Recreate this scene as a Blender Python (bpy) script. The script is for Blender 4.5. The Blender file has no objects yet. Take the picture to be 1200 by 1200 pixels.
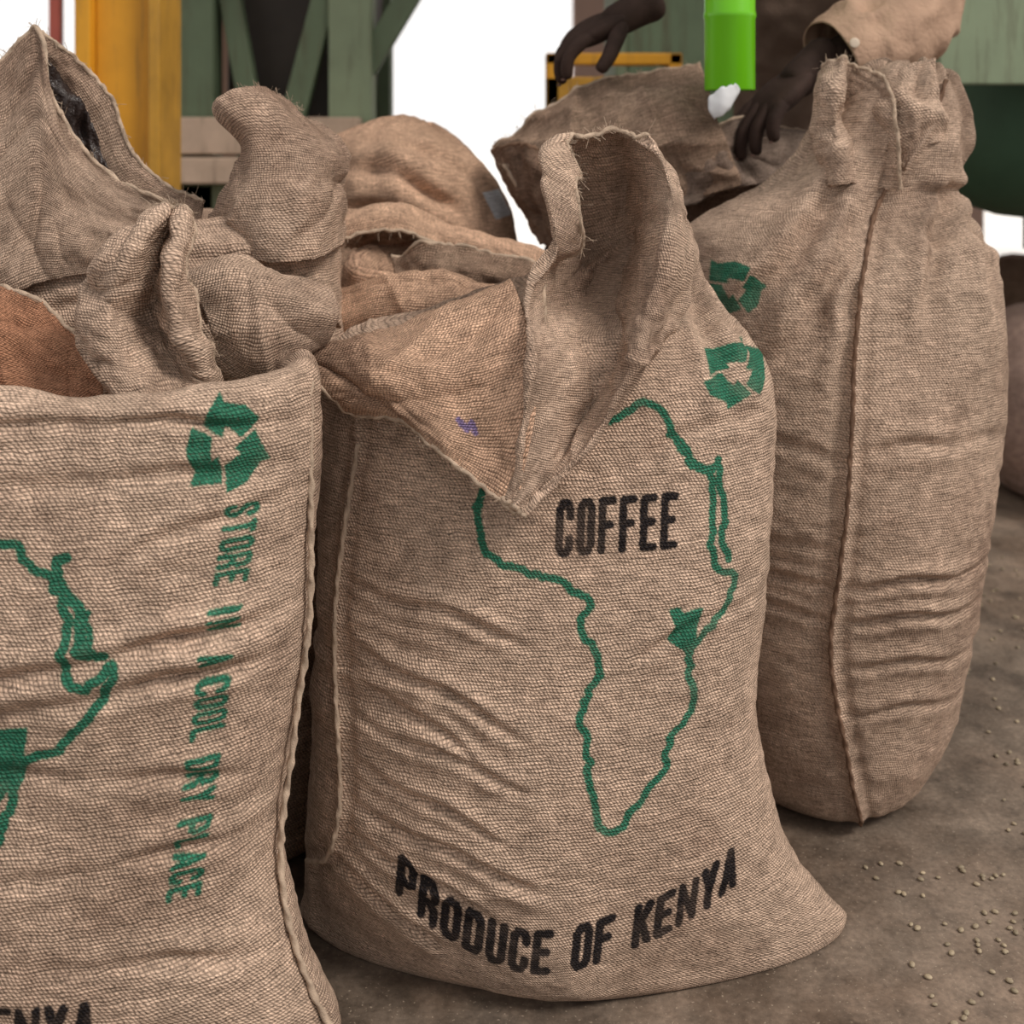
import bpy, math, random, bmesh
import numpy as np
from mathutils import Vector, Matrix

random.seed(4)
scene = bpy.context.scene
COL = scene.collection
scene.view_settings.view_transform = 'Standard'
PI = math.pi

# ------------------------------------------------------------------ noise
_tab = {}
def vn(x, y, seed=0):
    if seed not in _tab:
        _tab[seed] = np.random.RandomState(seed).uniform(-1, 1, (256, 256))
    T = _tab[seed]
    xi = np.floor(x).astype(int); yi = np.floor(y).astype(int)
    fx = x - xi; fy = y - yi
    fx = fx*fx*(3-2*fx); fy = fy*fy*(3-2*fy)
    a = T[xi % 256, yi % 256]; b = T[(xi+1) % 256, yi % 256]
    c = T[xi % 256, (yi+1) % 256]; d = T[(xi+1) % 256, (yi+1) % 256]
    return (a*(1-fx)+b*fx)*(1-fy) + (c*(1-fx)+d*fx)*fy
def fbm(x, y, seed=0, o=3):
    r = 0; amp = 1; f = 1
    for i in range(o):
        r = r + amp*vn(x*f+17.3*i, y*f+5.1*i, seed+i); amp *= .5; f *= 2.03
    return r
def sstep(a, b, x):
    t = np.clip((x-a)/(b-a), 0, 1); return t*t*(3-2*t)

# ------------------------------------------------------------------ node helper
class NT:
    def __init__(s, name):
        s.m = bpy.data.materials.new(name); s.m.use_nodes = True
        s.t = s.m.node_tree; s.t.nodes.clear()
        s.out = s.t.nodes.new('ShaderNodeOutputMaterial')
        s.b = s.t.nodes.new('ShaderNodeBsdfPrincipled')
        s.t.links.new(s.b.outputs[0], s.out.inputs[0])
    def n(s, typ, **k):
        nd = s.t.nodes.new(typ)
        for a, v in k.items(): setattr(nd, a, v)
        return nd
    def l(s, a, b): s.t.links.new(a, b)
    def put(s, v, sock):
        if isinstance(v, (int, float)): sock.default_value = v
        elif isinstance(v, (tuple, list)): sock.default_value = v if len(v) != 3 or sock.type == 'VECTOR' else (*v, 1)
        else: s.l(v, sock)
    def M(s, op, a, b=None, c=None, clamp=False):
        nd = s.n('ShaderNodeMath', operation=op); nd.use_clamp = clamp
        s.put(a, nd.inputs[0])
        if b is not None: s.put(b, nd.inputs[1])
        if c is not None: s.put(c, nd.inputs[2])
        return nd.outputs[0]
    def noise(s, vec, scale, det=3, rough=.5):
        nd = s.n('ShaderNodeTexNoise'); nd.inputs['Scale'].default_value = scale
        nd.inputs['Detail'].default_value = det; nd.inputs['Roughness'].default_value = rough
        if vec is not None: s.l(vec, nd.inputs['Vector'])
        return nd.outputs['Fac']
    def mix(s, f, a, b, mode='MIX'):
        nd = s.n('ShaderNodeMix', data_type='RGBA', blend_type=mode)
        s.put(f, nd.inputs[0]); s.put(a, nd.inputs[6]); s.put(b, nd.inputs[7])
        return nd.outputs[2]
    def rng(s, v, a, b, c, d):
        nd = s.n('ShaderNodeMapRange'); s.put(v, nd.inputs[0])
        for i, q in enumerate((a, b, c, d)): nd.inputs[i+1].default_value = q
        return nd.outputs[0]
    def comb(s, x, y, z=0.):
        nd = s.n('ShaderNodeCombineXYZ'); s.put(x, nd.inputs[0]); s.put(y, nd.inputs[1]); s.put(z, nd.inputs[2]); return nd.outputs[0]

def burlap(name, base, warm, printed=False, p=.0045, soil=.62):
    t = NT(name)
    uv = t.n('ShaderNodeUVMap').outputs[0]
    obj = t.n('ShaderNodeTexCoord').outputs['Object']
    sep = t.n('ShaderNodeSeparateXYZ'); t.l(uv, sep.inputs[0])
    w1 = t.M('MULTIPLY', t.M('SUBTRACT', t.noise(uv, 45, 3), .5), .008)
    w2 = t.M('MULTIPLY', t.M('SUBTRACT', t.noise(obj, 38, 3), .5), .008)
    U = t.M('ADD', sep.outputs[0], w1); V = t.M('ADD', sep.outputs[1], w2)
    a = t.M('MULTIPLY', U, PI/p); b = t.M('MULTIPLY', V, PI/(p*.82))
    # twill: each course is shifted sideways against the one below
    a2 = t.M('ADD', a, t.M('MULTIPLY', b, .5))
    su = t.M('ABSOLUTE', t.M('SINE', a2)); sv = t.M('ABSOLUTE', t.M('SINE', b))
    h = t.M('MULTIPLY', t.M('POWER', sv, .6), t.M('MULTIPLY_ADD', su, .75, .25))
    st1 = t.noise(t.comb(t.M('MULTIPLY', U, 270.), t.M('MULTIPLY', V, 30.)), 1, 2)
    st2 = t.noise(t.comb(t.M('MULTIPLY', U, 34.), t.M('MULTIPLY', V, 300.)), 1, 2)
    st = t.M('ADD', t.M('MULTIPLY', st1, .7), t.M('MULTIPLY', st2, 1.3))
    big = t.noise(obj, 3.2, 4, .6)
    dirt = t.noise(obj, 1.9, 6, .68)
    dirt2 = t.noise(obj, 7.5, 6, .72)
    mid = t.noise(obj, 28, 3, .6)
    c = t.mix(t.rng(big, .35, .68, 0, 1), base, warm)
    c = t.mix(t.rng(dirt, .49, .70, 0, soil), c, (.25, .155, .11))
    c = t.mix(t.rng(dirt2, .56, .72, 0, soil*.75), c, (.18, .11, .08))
    val = t.M('MULTIPLY', t.rng(st, .6, 1.4, .56, 1.44), t.rng(h, .05, 1., .48, 1.20))  # streaky yarn tone; shade in the weave gaps is painted into the colour
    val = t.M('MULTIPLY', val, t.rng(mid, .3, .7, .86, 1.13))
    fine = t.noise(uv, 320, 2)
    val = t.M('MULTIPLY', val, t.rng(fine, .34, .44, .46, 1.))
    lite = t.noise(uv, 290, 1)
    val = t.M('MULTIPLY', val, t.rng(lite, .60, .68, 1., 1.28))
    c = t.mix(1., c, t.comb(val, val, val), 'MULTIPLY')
    if printed:
        nz = t.M('MULTIPLY', t.M('SUBTRACT', t.noise(uv, 240, 2), .5), 4.2)
        wear = t.rng(t.M('MULTIPLY', fine, t.rng(h, 0, 1, .6, 1.3)), .16, .38, .45, 1.)
        wr2 = t.rng(dirt2, .50, .70, 1., .80)
        for att, ink, op in (('ink_green', (.008, .165, .098), .94), ('ink_black', (.008, .009, .013), .97), ('label_white', (.7, .72, .76), 1.), ('ink_blue', (.05, .06, .32), .75)):
            at = t.n('ShaderNodeAttribute', attribute_name=att).outputs['Fac']
            mk = t.rng(t.M('ADD', at, nz), 1.1, -1.1, 0, 1)
            mk = t.M('MULTIPLY', t.M('MULTIPLY', mk, wear), t.M('MULTIPLY', wr2, op))
            ic = t.mix(.75, ink, t.comb(val, val, val), 'MULTIPLY')
            c = t.mix(mk, c, ic)
    t.l(c, t.b.inputs['Base Color'])
    t.b.inputs['Roughness'].default_value = .95
    t.b.inputs['Specular IOR Level'].default_value = .06
    hb = t.M('ADD', h, t.M('MULTIPLY', st, .7))
    bp = t.n('ShaderNodeBump'); bp.inputs['Strength'].default_value = .85; bp.inputs['Distance'].default_value = .0020
    t.l(hb, bp.inputs['Height']); t.l(bp.outputs[0], t.b.inputs['Normal'])
    return t.m

def simple(name, col, rough=.6, var=.15, scale=8, bump=.1, metal=0, spec=.4, streak=False):
    t = NT(name); o = t.n('ShaderNodeTexCoord').outputs['Object']
    nz = t.noise(o, scale, 5, .6)
    v = t.rng(nz, .3, .7, 1-var, 1+var)
    c = t.mix(1., col, t.comb(v, v, v), 'MULTIPLY')
    if streak:
        s2 = t.n('ShaderNodeSeparateXYZ'); t.l(o, s2.inputs[0])
        q = t.noise(t.comb(t.M('MULTIPLY', s2.outputs[0], 26.), t.M('MULTIPLY', s2.outputs[1], 26.), t.M('MULTIPLY', s2.outputs[2], 2.5)), 1, 5, .7)
        c = t.mix(t.rng(q, .52, .72, 0, .6), c, (.09, .06, .035))
    t.l(c, t.b.inputs['Base Color'])
    t.b.inputs['Roughness'].default_value = rough; t.b.inputs['Metallic'].default_value = metal
    t.b.inputs['Specular IOR Level'].default_value = spec
    bp = t.n('ShaderNodeBump'); bp.inputs['Strength'].default_value = bump; bp.inputs['Distance'].default_value = .004
    t.l(t.noise(o, scale*12, 3), bp.inputs['Height']); t.l(bp.outputs[0], t.b.inputs['Normal'])
    return t.m

BASE = (.545, .398, .302); WARM = (.655, .472, .358)
M_PRINT = burlap('burlap_printed', BASE, WARM, True)
M_BUR = burlap('burlap_plain', BASE, WARM, soil=.85)
M_WARM = burlap('burlap_warm', (.60, .395, .275), (.74, .475, .33), True, soil=.8)
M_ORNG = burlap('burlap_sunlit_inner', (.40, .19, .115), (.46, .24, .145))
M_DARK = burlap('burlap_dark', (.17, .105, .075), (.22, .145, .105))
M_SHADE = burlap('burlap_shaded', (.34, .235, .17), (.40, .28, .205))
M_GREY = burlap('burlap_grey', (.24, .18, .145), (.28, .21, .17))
M_PINK = burlap('burlap_faded_pink', (.62, .43, .36), (.66, .46, .39))
M_ROPE = simple('jute_rope', (.48, .365, .275), .95, .3, 60, .5, spec=.05)
M_ROPED = simple('jute_thread_brown', (.18, .11, .075), .95, .3, 60, .5, spec=.05)
M_LINER = simple('black_plastic_liner', (.03, .02, .018), .25, .3, 20, .6)
M_YEL = simple('yellow_paint', (.66, .31, .02), .5, .12, 5, .05, streak=True)
M_YELD = simple('yellow_paint_worn', (.48, .25, .03), .5, .2, 9, .1, streak=True)
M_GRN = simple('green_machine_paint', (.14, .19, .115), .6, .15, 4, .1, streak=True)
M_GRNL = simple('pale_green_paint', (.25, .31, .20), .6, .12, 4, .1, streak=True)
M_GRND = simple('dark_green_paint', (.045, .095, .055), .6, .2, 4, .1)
M_DKW = simple('dark_hopper_steel', (.045, .035, .028), .6, .25, 4, .1)
M_TUBE = simple('bright_green_plastic', (.15, .52, .01), .25, .05, 3, .0)
M_WOOD = simple('raw_plank', (.56, .42, .32), .8, .15, 7, .3, streak=True)
M_RED = simple('red_oxide_paint', (.65, .16, .12), .6, .1, 5, .1)
M_PAPER = simple('white_tape', (.62, .63, .65), .6, .03, 5, .1)
M_SKIN = simple('dark_brown_skin', (.040, .023, .018), .8, .25, 30, .4, spec=.2)
M_SHIRT = simple('tan_cotton_shirt', (.42, .28, .20), 1., .2, 10, .8, spec=.02)
M_SHIRTD = simple('taupe_cotton_shirt', (.13, .09, .07), .95, .15, 14, .4, spec=.05)
M_TROU = simple('dark_trousers', (.05, .05, .06), .9, .1, 14, .3, spec=.1)
M_HAIR = simple('black_hair', (.008, .007, .007), .9, .2, 60, .8)
M_EYE = simple('eye_white', (.7, .68, .62), .3, .02, 5, .0)
M_BTN = simple('shirt_button', (.70, .58, .46), .35, .03, 5, .0)
M_NAIL = simple('fingernail', (.16, .09, .07), .35, .05, 20, .0)
M_BEAN = simple('green_coffee_bean', (.33, .265, .18), .6, .5, 25, .2)
M_PLAS = simple('pink_plaster', (.55, .37, .30), .9, .12, 2, .2)
M_PLASD = simple('brown_plaster', (.34, .22, .16), .9, .15, 2, .2)
M_GND = simple('sunlit_pale_ground', (.95, .93, .9), .95, .03, 2, .1)
M_BEIGE = simple('beige_render', (.62, .47, .36), .9, .08, 2, .1)
M_CEIL = simple('added_roof_underside', (.30, .25, .20), .7, .15, 2, .2)

def concrete():
    t = NT('dusty_concrete'); o = t.n('ShaderNodeTexCoord').outputs['Object']
    a = t.noise(o, 2.2, 8, .72); b = t.noise(o, 14, 5, .7); c = t.noise(o, 120, 3, .6); e = t.noise(o, .8, 5, .6); g = t.noise(o, 5.5, 6, .7)
    col = t.mix(t.rng(a, .40, .60, 0, 1), (.088, .066, .050), (.225, .175, .135))
    col = t.mix(t.rng(e, .47, .62, 0, .6), col, (.28, .19, .135))
    col = t.mix(t.rng(g, .53, .66, 0, .7), col, (.062, .046, .036))
    v = t.M('MULTIPLY', t.rng(b, .3, .7, .66, 1.3), t.rng(c, .3, .7, .76, 1.2))
    col = t.mix(1., col, t.comb(v, v, v), 'MULTIPLY')
    sp = t.noise(o, 210, 2)
    col = t.mix(t.rng(sp, .65, .71, 0, .6), col, (.42, .34, .26))
    t.l(col, t.b.inputs['Base Color'])
    t.l(t.rng(a, .4, .6, .32, .72), t.b.inputs['Roughness'])
    bp = t.n('ShaderNodeBump'); bp.inputs['Strength'].default_value = .4; bp.inputs['Distance'].default_value = .004
    t.l(t.M('ADD', b, t.M('MULTIPLY', c, .4)), bp.inputs['Height']); t.l(bp.outputs[0], t.b.inputs['Normal'])
    return t.m
M_CONC = concrete()

# ------------------------------------------------------------------ mesh helpers
def empty(name):
    e = bpy.data.objects.new(name, None); COL.objects.link(e); e.empty_display_size = .05; return e
def obj_from(name, v, f, mat, parent=None, smooth=True, uv=None):
    me = bpy.data.meshes.new(name); me.from_pydata(v, [], f)
    if mat: me.materials.append(mat)
    if smooth: me.polygons.foreach_set('use_smooth', [True]*len(me.polygons))
    if uv is not None:
        l = me.uv_layers.new(name='UVMap'); l.data.foreach_set('uv', np.asarray(uv, dtype=np.float32).ravel())
    me.update(); o = bpy.data.objects.new(name, me); COL.objects.link(o)
    if parent: o.parent = parent
    return o
def bevel(o, w=.005, s=2):
    m = o.modifiers.new('bevel', 'BEVEL'); m.width = w; m.segments = s; m.limit_method = 'ANGLE'
def box(name, x0, x1, y0, y1, z0, z1, mat, parent=None, bv=.005):
    v = [(x, y, z) for x in (x0, x1) for y in (y0, y1) for z in (z0, z1)]
    f = [(0, 1, 3, 2), (4, 6, 7, 5), (0, 4, 5, 1), (2, 3, 7, 6), (0, 2, 6, 4), (1, 5, 7, 3)]
    o = obj_from(name, v, f, mat, parent, False)
    if bv: bevel(o, bv)
    return o
def beam(name, p, q, w, d, mat, parent=None):
    p = Vector(p); q = Vector(q); ax = (q-p).normalized()
    ref = Vector((0, 1, 0)) if abs(ax.y) < .9 else Vector((1, 0, 0))
    s = ax.cross(ref).normalized()*w/2; t = ax.cross(s).normalized()*d/2
    v = [tuple(c+a*s+b*t) for c in (p, q) for a, b in ((-1, -1), (1, -1), (1, 1), (-1, 1))]
    f = [(0, 1, 2, 3), (7, 6, 5, 4), (0, 4, 5, 1), (1, 5, 6, 2), (2, 6, 7, 3), (3, 7, 4, 0)]
    o = obj_from(name, v, f, mat, parent, False); bevel(o, .004); return o

def hermite(A, n, s=None):
    A = np.asarray(A, float)
    if s is None:
        d = np.sqrt((np.diff(A[:, :3], axis=0)**2).sum(1))+1e-4
        s = np.concatenate([[0], np.cumsum(d)])
    m = np.zeros_like(A); dl = np.diff(A, axis=0)/np.diff(s)[:, None]
    m[0] = dl[0]; m[-1] = dl[-1]
    w = np.diff(s)
    for i in range(1, len(A)-1):
        m[i] = (dl[i-1]*w[i]+dl[i]*w[i-1])/(w[i]+w[i-1])
    q = np.linspace(0, s[-1], n); k = np.clip(np.searchsorted(s, q, side='right')-1, 0, len(A)-2)
    h = w[k]; t = (q-s[k])/h; t = t[:, None]; h = h[:, None]
    return ((2*t**3-3*t**2+1)*A[k]+(t**3-2*t**2+t)*h*m[k]+(-2*t**3+3*t**2)*A[k+1]+(t**3-t**2)*h*m[k+1])

def rope(name, pts, r, mat, parent=None, twist=1, n=None, flat=1.):
    pts = np.asarray(pts, float)
    L = np.sqrt((np.diff(pts, axis=0)**2).sum(1)).sum()
    n = n or max(8, int(L/.002)); P = hermite(pts, n)
    T = np.gradient(P, axis=0); T /= np.linalg.norm(T, axis=1)[:, None]+1e-9
    ref = np.array([0, -1, .13]); S = np.cross(T, ref); S /= np.linalg.norm(S, axis=1)[:, None]+1e-9
    N = np.cross(S, T); K = 8
    s = np.linspace(0, L, n); V = []
    for j in range(K):
        a = 2*PI*j/K
        rr = r*(1+.32*twist*np.cos(2*(a-s/(.0045*2))) + .25*vn(s*160, s*0+j*.7, 60))
        V.append(P+(np.cos(a)*S+np.sin(a)*N*flat)*rr[:, None])
    V = np.stack(V, 1).reshape(-1, 3)
    F = [(i*K+j, i*K+(j+1) % K, (i+1)*K+(j+1) % K, (i+1)*K+j) for i in range(n-1) for j in range(K)]
    F += [tuple(range(K))[::-1], tuple((n-1)*K+j for j in range(K))]
    return obj_from(name, V.tolist(), F, mat, parent)

def fray(name, pts, parent, seed=1, n=90, ln=.012, mat=None):
    """loose jute fibres sticking out of a torn edge"""
    P = hermite(np.asarray(pts, float), 200); rr = np.random.RandomState(seed); V = []; F = []
    for _ in range(n):
        p = P[rr.randint(0, 200)]; d = rr.normal(size=3); d[1] = -abs(d[1])*.6; d /= np.linalg.norm(d)
        L = ln*rr.uniform(.4, 1.3); c = rr.normal(size=3)*L*.25; w = .0004; o = len(V)
        for k in range(4):
            t = k/3; q = p+d*L*t+c*t*t
            for a in range(3):
                V.append((q[0]+w*math.cos(a*2.09), q[1]+w*math.sin(a*2.09), q[2]+w*.6*math.sin(a*2.09+1)))
        for k in range(3):
            for a in range(3): F.append((o+k*3+a, o+k*3+(a+1) % 3, o+k*3+3+(a+1) % 3, o+k*3+3+a))
    obj_from(name, V, F, mat or M_ROPE, parent)

def ink_field(Xf, Zf, fr, items):
    D = np.full(Xf.shape, 12.)
    for it in items:
        pts = np.array(it[1], float)
        if it[0] == 'L':
            r = it[2]
            for p0, p1 in zip(pts[:-1], pts[1:]):
                lo = np.minimum(p0, p1)-.013; hi = np.maximum(p0, p1)+.013
                k = np.where((Xf > lo[0]) & (Xf < hi[0]) & (Zf > lo[1]) & (Zf < hi[1]) & fr)[0]
                if not len(k): continue
                dx = p1-p0; L2 = (dx**2).sum()+1e-12
                tt = np.clip(((Xf[k]-p0[0])*dx[0]+(Zf[k]-p0[1])*dx[1])/L2, 0, 1)
                dd = np.hypot(Xf[k]-p0[0]-tt*dx[0], Zf[k]-p0[1]-tt*dx[1])*1000-r
                D[k] = np.minimum(D[k], dd)
        else:
            lo = pts.min(0)-.013; hi = pts.max(0)+.013
            k = np.where((Xf > lo[0]) & (Xf < hi[0]) & (Zf > lo[1]) & (Zf < hi[1]) & fr)[0]
            if not len(k): continue
            x = Xf[k]; zz = Zf[k]; ins = np.zeros(len(k), bool); dd = np.full(len(k), 99.)
            for i in range(len(pts)):
                p0 = pts[i]; p1 = pts[(i+1) % len(pts)]; dx = p1-p0; L2 = (dx**2).sum()+1e-12
                tt = np.clip(((x-p0[0])*dx[0]+(zz-p0[1])*dx[1])/L2, 0, 1)
                dd = np.minimum(dd, np.hypot(x-p0[0]-tt*dx[0], zz-p0[1]-tt*dx[1])*1000)
                cr = ((p0[1] > zz) != (p1[1] > zz)) & (x < (p1[0]-p0[0])*(zz-p0[1])/(p1[1]-p0[1]+1e-12)+p0[0])
                ins ^= cr
            D[k] = np.minimum(D[k], np.where(ins, -dd, dd))
    return D
def add_ink(o, Xf, Zf, fr, art, extra=0):
    for att in ('ink_green', 'ink_black', 'label_white', 'ink_blue'):
        D = ink_field(Xf, Zf, fr, (art or {}).get(att, []))
        if extra: D = np.concatenate([D, [12.]*extra])
        at = o.data.attributes.new(att, 'FLOAT', 'POINT'); at.data.foreach_set('value', D.astype(np.float32))

def cloth(name, grid, mat, parent, res=.004, amp=.004, seed=1, thick=.0035, hem=(), fr=16, hemr=.0033, hemmat=None, nf=7, fa=.007, fw=.010, art=None, frayed=''):
    G = np.asarray(grid, float); R, C, _ = G.shape
    lr = np.sqrt((np.diff(G, axis=0)**2).sum(2)).sum(0).max(); lc = np.sqrt((np.diff(G, axis=1)**2).sum(2)).sum(1).max()
    nr = max(10, int(lr/res)); nc = max(10, int(lc/res))
    a = hermite(np.concatenate([G.mean(1), G.reshape(R, -1)], 1), nr)[:, 3:].reshape(nr, C, 3)
    a = a.transpose(1, 0, 2)
    P = hermite(np.concatenate([a.mean(1), a.reshape(C, -1)], 1), nc)[:, 3:].reshape(nc, nr, 3).transpose(1, 0, 2)
    du = np.gradient(P, axis=1); dv = np.gradient(P, axis=0)
    N = np.cross(du, dv); N /= np.linalg.norm(N, axis=2)[:, :, None]+1e-9
    uu, vv = np.meshgrid(np.linspace(0, lc, nc), np.linspace(0, lr, nr))
    d = amp*fbm(uu*fr, vv*fr, seed, 3) + amp*.6*(1-np.abs(fbm(uu*fr*.5+vv*fr*.9, vv*fr*.3-uu*3, seed+9, 2)))
    rr = np.random.RandomState(seed)
    for k in range(nf):
        cu, cv = rr.uniform(.05, .95)*lc, rr.uniform(.05, .95)*lr; an = rr.uniform(0, PI); L = rr.uniform(.05, .16); s = rr.choice([-1, 1])
        x = (uu-cu)*math.cos(an)+(vv-cv)*math.sin(an); y = -(uu-cu)*math.sin(an)+(vv-cv)*math.cos(an)
        y = y+.006*vn(x*30, x*0, seed+k)
        d = d+s*fa*rr.uniform(.5, 1)*np.exp(-np.abs(y)/fw)*np.exp(-(x/L)**2)
    P = P+N*d[:, :, None]
    jit = .0026*vn(uu*180, vv*180, seed+3)
    P[0, :, 2] += jit[0]; P[-1, :, 2] += jit[-1]
    V = P.reshape(-1, 3)
    F = []; UV = []
    for i in range(nr-1):
        for j in range(nc-1):
            F.append((i*nc+j, i*nc+j+1, (i+1)*nc+j+1, (i+1)*nc+j))
            UV += [(uu[i, j], vv[i, j]), (uu[i, j+1], vv[i, j+1]), (uu[i+1, j+1], vv[i+1, j+1]), (uu[i+1, j], vv[i+1, j])]
    o = obj_from(name, V.tolist(), F, mat, parent, True, UV)
    if mat in (M_WARM, M_PRINT): add_ink(o, V[:, 0], V[:, 2], np.ones(len(V), bool), art)
    m = o.modifiers.new('thick', 'SOLIDIFY'); m.thickness = thick; m.offset = 0
    E = {'t': P[0], 'b': P[-1], 'l': P[:, 0], 'r': P[:, -1]}
    for h in sorted(set(hem) | set(frayed)):
        e = E[h]; st = max(1, len(e)//30)
        q = e[::st]
        if (len(e)-1) % st: q = np.concatenate([q, e[-1:]])
        if h in hem: rope('hem', q, hemr, hemmat or M_ROPE, parent, .35)
        if h in frayed: fray('loose_fibres', q, parent, seed, int(40+len(e)*1.2))
    return o

def sack_body(name, rows, mat, parent, nth=300, nz=260, disp=None, art=None, dens=.5):
    rows = [tuple(r)+(0,)*(8-len(r)) for r in rows]
    A = hermite(rows, nz)
    s = np.concatenate([[0], np.cumsum(np.sqrt((np.diff(A[:, [0, 2, 3]], axis=0)**2).sum(1)))])
    ph = np.linspace(-PI, PI, nth, endpoint=False); th = -PI/2+ph-dens*np.sin(ph)
    z, xl, xr, yf, yb, n, sx, sy = [A[:, i][:, None] for i in range(8)]
    xc = (xl+xr)/2; a = (xr-xl)/2; yc = (yf+yb)/2; b = (yb-yf)/2
    c = np.cos(th)[None]; q = np.sin(th)[None]
    n = np.maximum(n, 1.2)
    X = xc+a*np.sign(c)*np.abs(c)**(2/n); Y = yc+b*np.sign(q)*np.abs(q)**(2/n)
    Z = z+sx*(X-xc)+sy*(Y-yc)
    P = np.stack([X, Y, Z], 2)
    Pw = np.concatenate([P[:, -1:], P, P[:, :1]], 1)
    du = (Pw[:, 2:]-Pw[:, :-2]); dv = np.gradient(P, axis=0)
    N = np.cross(du, dv); N /= np.linalg.norm(N, axis=2)[:, :, None]+1e-9
    TH = np.broadcast_to(th[None], X.shape)
    if disp is not None:
        fl = sstep(.0, .03, Z)
        P = P+N*(disp(X, Y, Z, TH)*fl)[:, :, None]
    P[:, :, 2] = np.maximum(P[:, :, 2], .001)
    V = P.reshape(-1, 3).tolist(); V.append(tuple(P[0].mean(0))); V.append(tuple(P[-1].mean(0)))
    per = np.linalg.norm(np.diff(np.concatenate([P[nz//3], P[nz//3][:1]], 0), axis=0), axis=1)
    u = np.concatenate([[0], np.cumsum(per)])
    I, J = np.meshgrid(np.arange(nz-1), np.arange(nth), indexing='ij'); J2 = (J+1) % nth
    F = np.stack([I*nth+J, I*nth+J2, (I+1)*nth+J2, (I+1)*nth+J], 2).reshape(-1, 4)
    UV = np.stack([np.stack([u[J], s[I]], 2), np.stack([u[J+1], s[I]], 2), np.stack([u[J+1], s[I+1]], 2), np.stack([u[J], s[I+1]], 2)], 2).reshape(-1, 2)
    caps = []; cuv = []
    for j in range(nth):
        caps.append(((j+1) % nth, j, nz*nth)); cuv += [(0, 0)]*3
        caps.append(((nz-1)*nth+j, (nz-1)*nth+(j+1) % nth, nz*nth+1)); cuv += [(0, 0)]*3
    o = obj_from(name, V, F.tolist()+caps, mat, parent, True, np.concatenate([UV, np.array(cuv)]))
    if art is not None or mat in (M_WARM, M_PRINT):
        add_ink(o, P[:, :, 0].ravel(), P[:, :, 2].ravel(), (N[:, :, 1].ravel() < -.03), art, 2)
    def fy(x, zq):
        k = int(np.argmin(np.abs(A[:int(nz*.9), 0]-zq)))
        _, l, r, f, bb, nn, _, _ = A[k]
        xc = (l+r)/2; aa = (r-l)/2; yc = (f+bb)/2; b_ = (bb-f)/2; nn = max(nn, 1.2)
        e = min(.999, abs((x-xc)/aa)); y = yc-b_*(1-e**nn)**(1/nn)
        return y
    return o, fy

def seam(name, path, fy, parent, disp=None, r=.003, mat=None, off=.0005):
    P = []
    pp = hermite(np.array([(x, 0, z) for x, z in path]), 60)
    for x, _, z in pp:
        y = fy(x, z); d = 0
        if disp is not None: d = float(disp(np.array([[x]]), np.array([[y]]), np.array([[z]]), np.array([[-PI/2]]))[0, 0])
        P.append((x, y-off-d*.95, z))
    return rope(name, P, r, mat or M_ROPE, parent, .8)

# ------------------------------------------------------------------ stencil lettering
def octo(w): return [(.24*w, 0), (w-.24*w, 0), (w, .13), (w, .87), (w-.24*w, 1), (.24*w, 1), (0, .87), (0, .13), (.24*w, 0)]
def glyph(ch, w):
    c = .26*w
    G = {
     'C': [[(w, .72), (w, .87), (w-c, 1), (c, 1), (0, .87), (0, .13), (c, 0), (w-c, 0), (w, .13), (w, .28)]],
     'O': [octo(w)],
     'F': [[(0, 0), (0, 1), (w, 1)], [(0, .52), (w*.8, .52)]],
     'E': [[(w, 0), (0, 0), (0, 1), (w, 1)], [(0, .52), (w*.8, .52)]],
     'P': [[(0, 0), (0, 1), (w-c, 1), (w, .88), (w, .58), (w-c, .46), (0, .46)]],
     'R': [[(0, 0), (0, 1), (w-c, 1), (w, .88), (w, .60), (w-c, .48), (0, .48)], [(w*.45, .48), (w, .3), (w, 0)]],
     'D': [[(0, 0), (0, 1), (w-c, 1), (w, .86), (w, .14), (w-c, 0), (0, 0)]],
     'U': [[(0, 1), (0, .13), (c, 0), (w-c, 0), (w, .13), (w, 1)]],
     'K': [[(0, 0), (0, 1)], [(w, 1), (0, .42)], [(w*.35, .58), (w, 0)]],
     'N': [[(0, 0), (0, 1), (w, 0), (w, 1)]],
     'Y': [[(0, 1), (w/2, .5), (w, 1)], [(w/2, .5), (w/2, 0)]],
     'A': [[(0, 0), (w*.5, 1), (w, 0)], [(w*.2, .3), (w*.8, .3)]],
     'S': [[(w, .74), (w, .87), (w-c, 1), (c, 1), (0, .87), (0, .66), (c, .55), (w-c, .45), (w, .34), (w, .13), (w-c, 0), (c, 0), (0, .13), (0, .26)]],
     'T': [[(0, 1), (w, 1)], [(w/2, 1), (w/2, 0)]],
     'I': [[(w/2, 0), (w/2, 1)]],
     'L': [[(0, 1), (0, 0), (w, 0)]],
     ' ': []}
    return G[ch]
def lettering(text, place, H, adv, gw, r):
    out = []; s0 = 0
    for i, ch in enumerate(text):
        w = gw*1.18 if ch == 'N' else gw
        for st in glyph(ch, w/H):
            pts = []
            for (p, q), (p2, q2) in zip(st[:-1], st[1:]):
                for k in range(3):
                    f = k/3; pts.append(place(s0+(p+(p2-p)*f)*H, (q+(q2-q)*f)*H))
            pts.append(place(s0+st[-1][0]*H, st[-1][1]*H))
            out.append(('L', pts, r*(.86 if ch == 'N' else 1)))
        s0 += adv*(.75 if ch == ' ' else 1.08 if ch == 'N' else .85 if ch == 'I' else 1)
    return out
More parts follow.
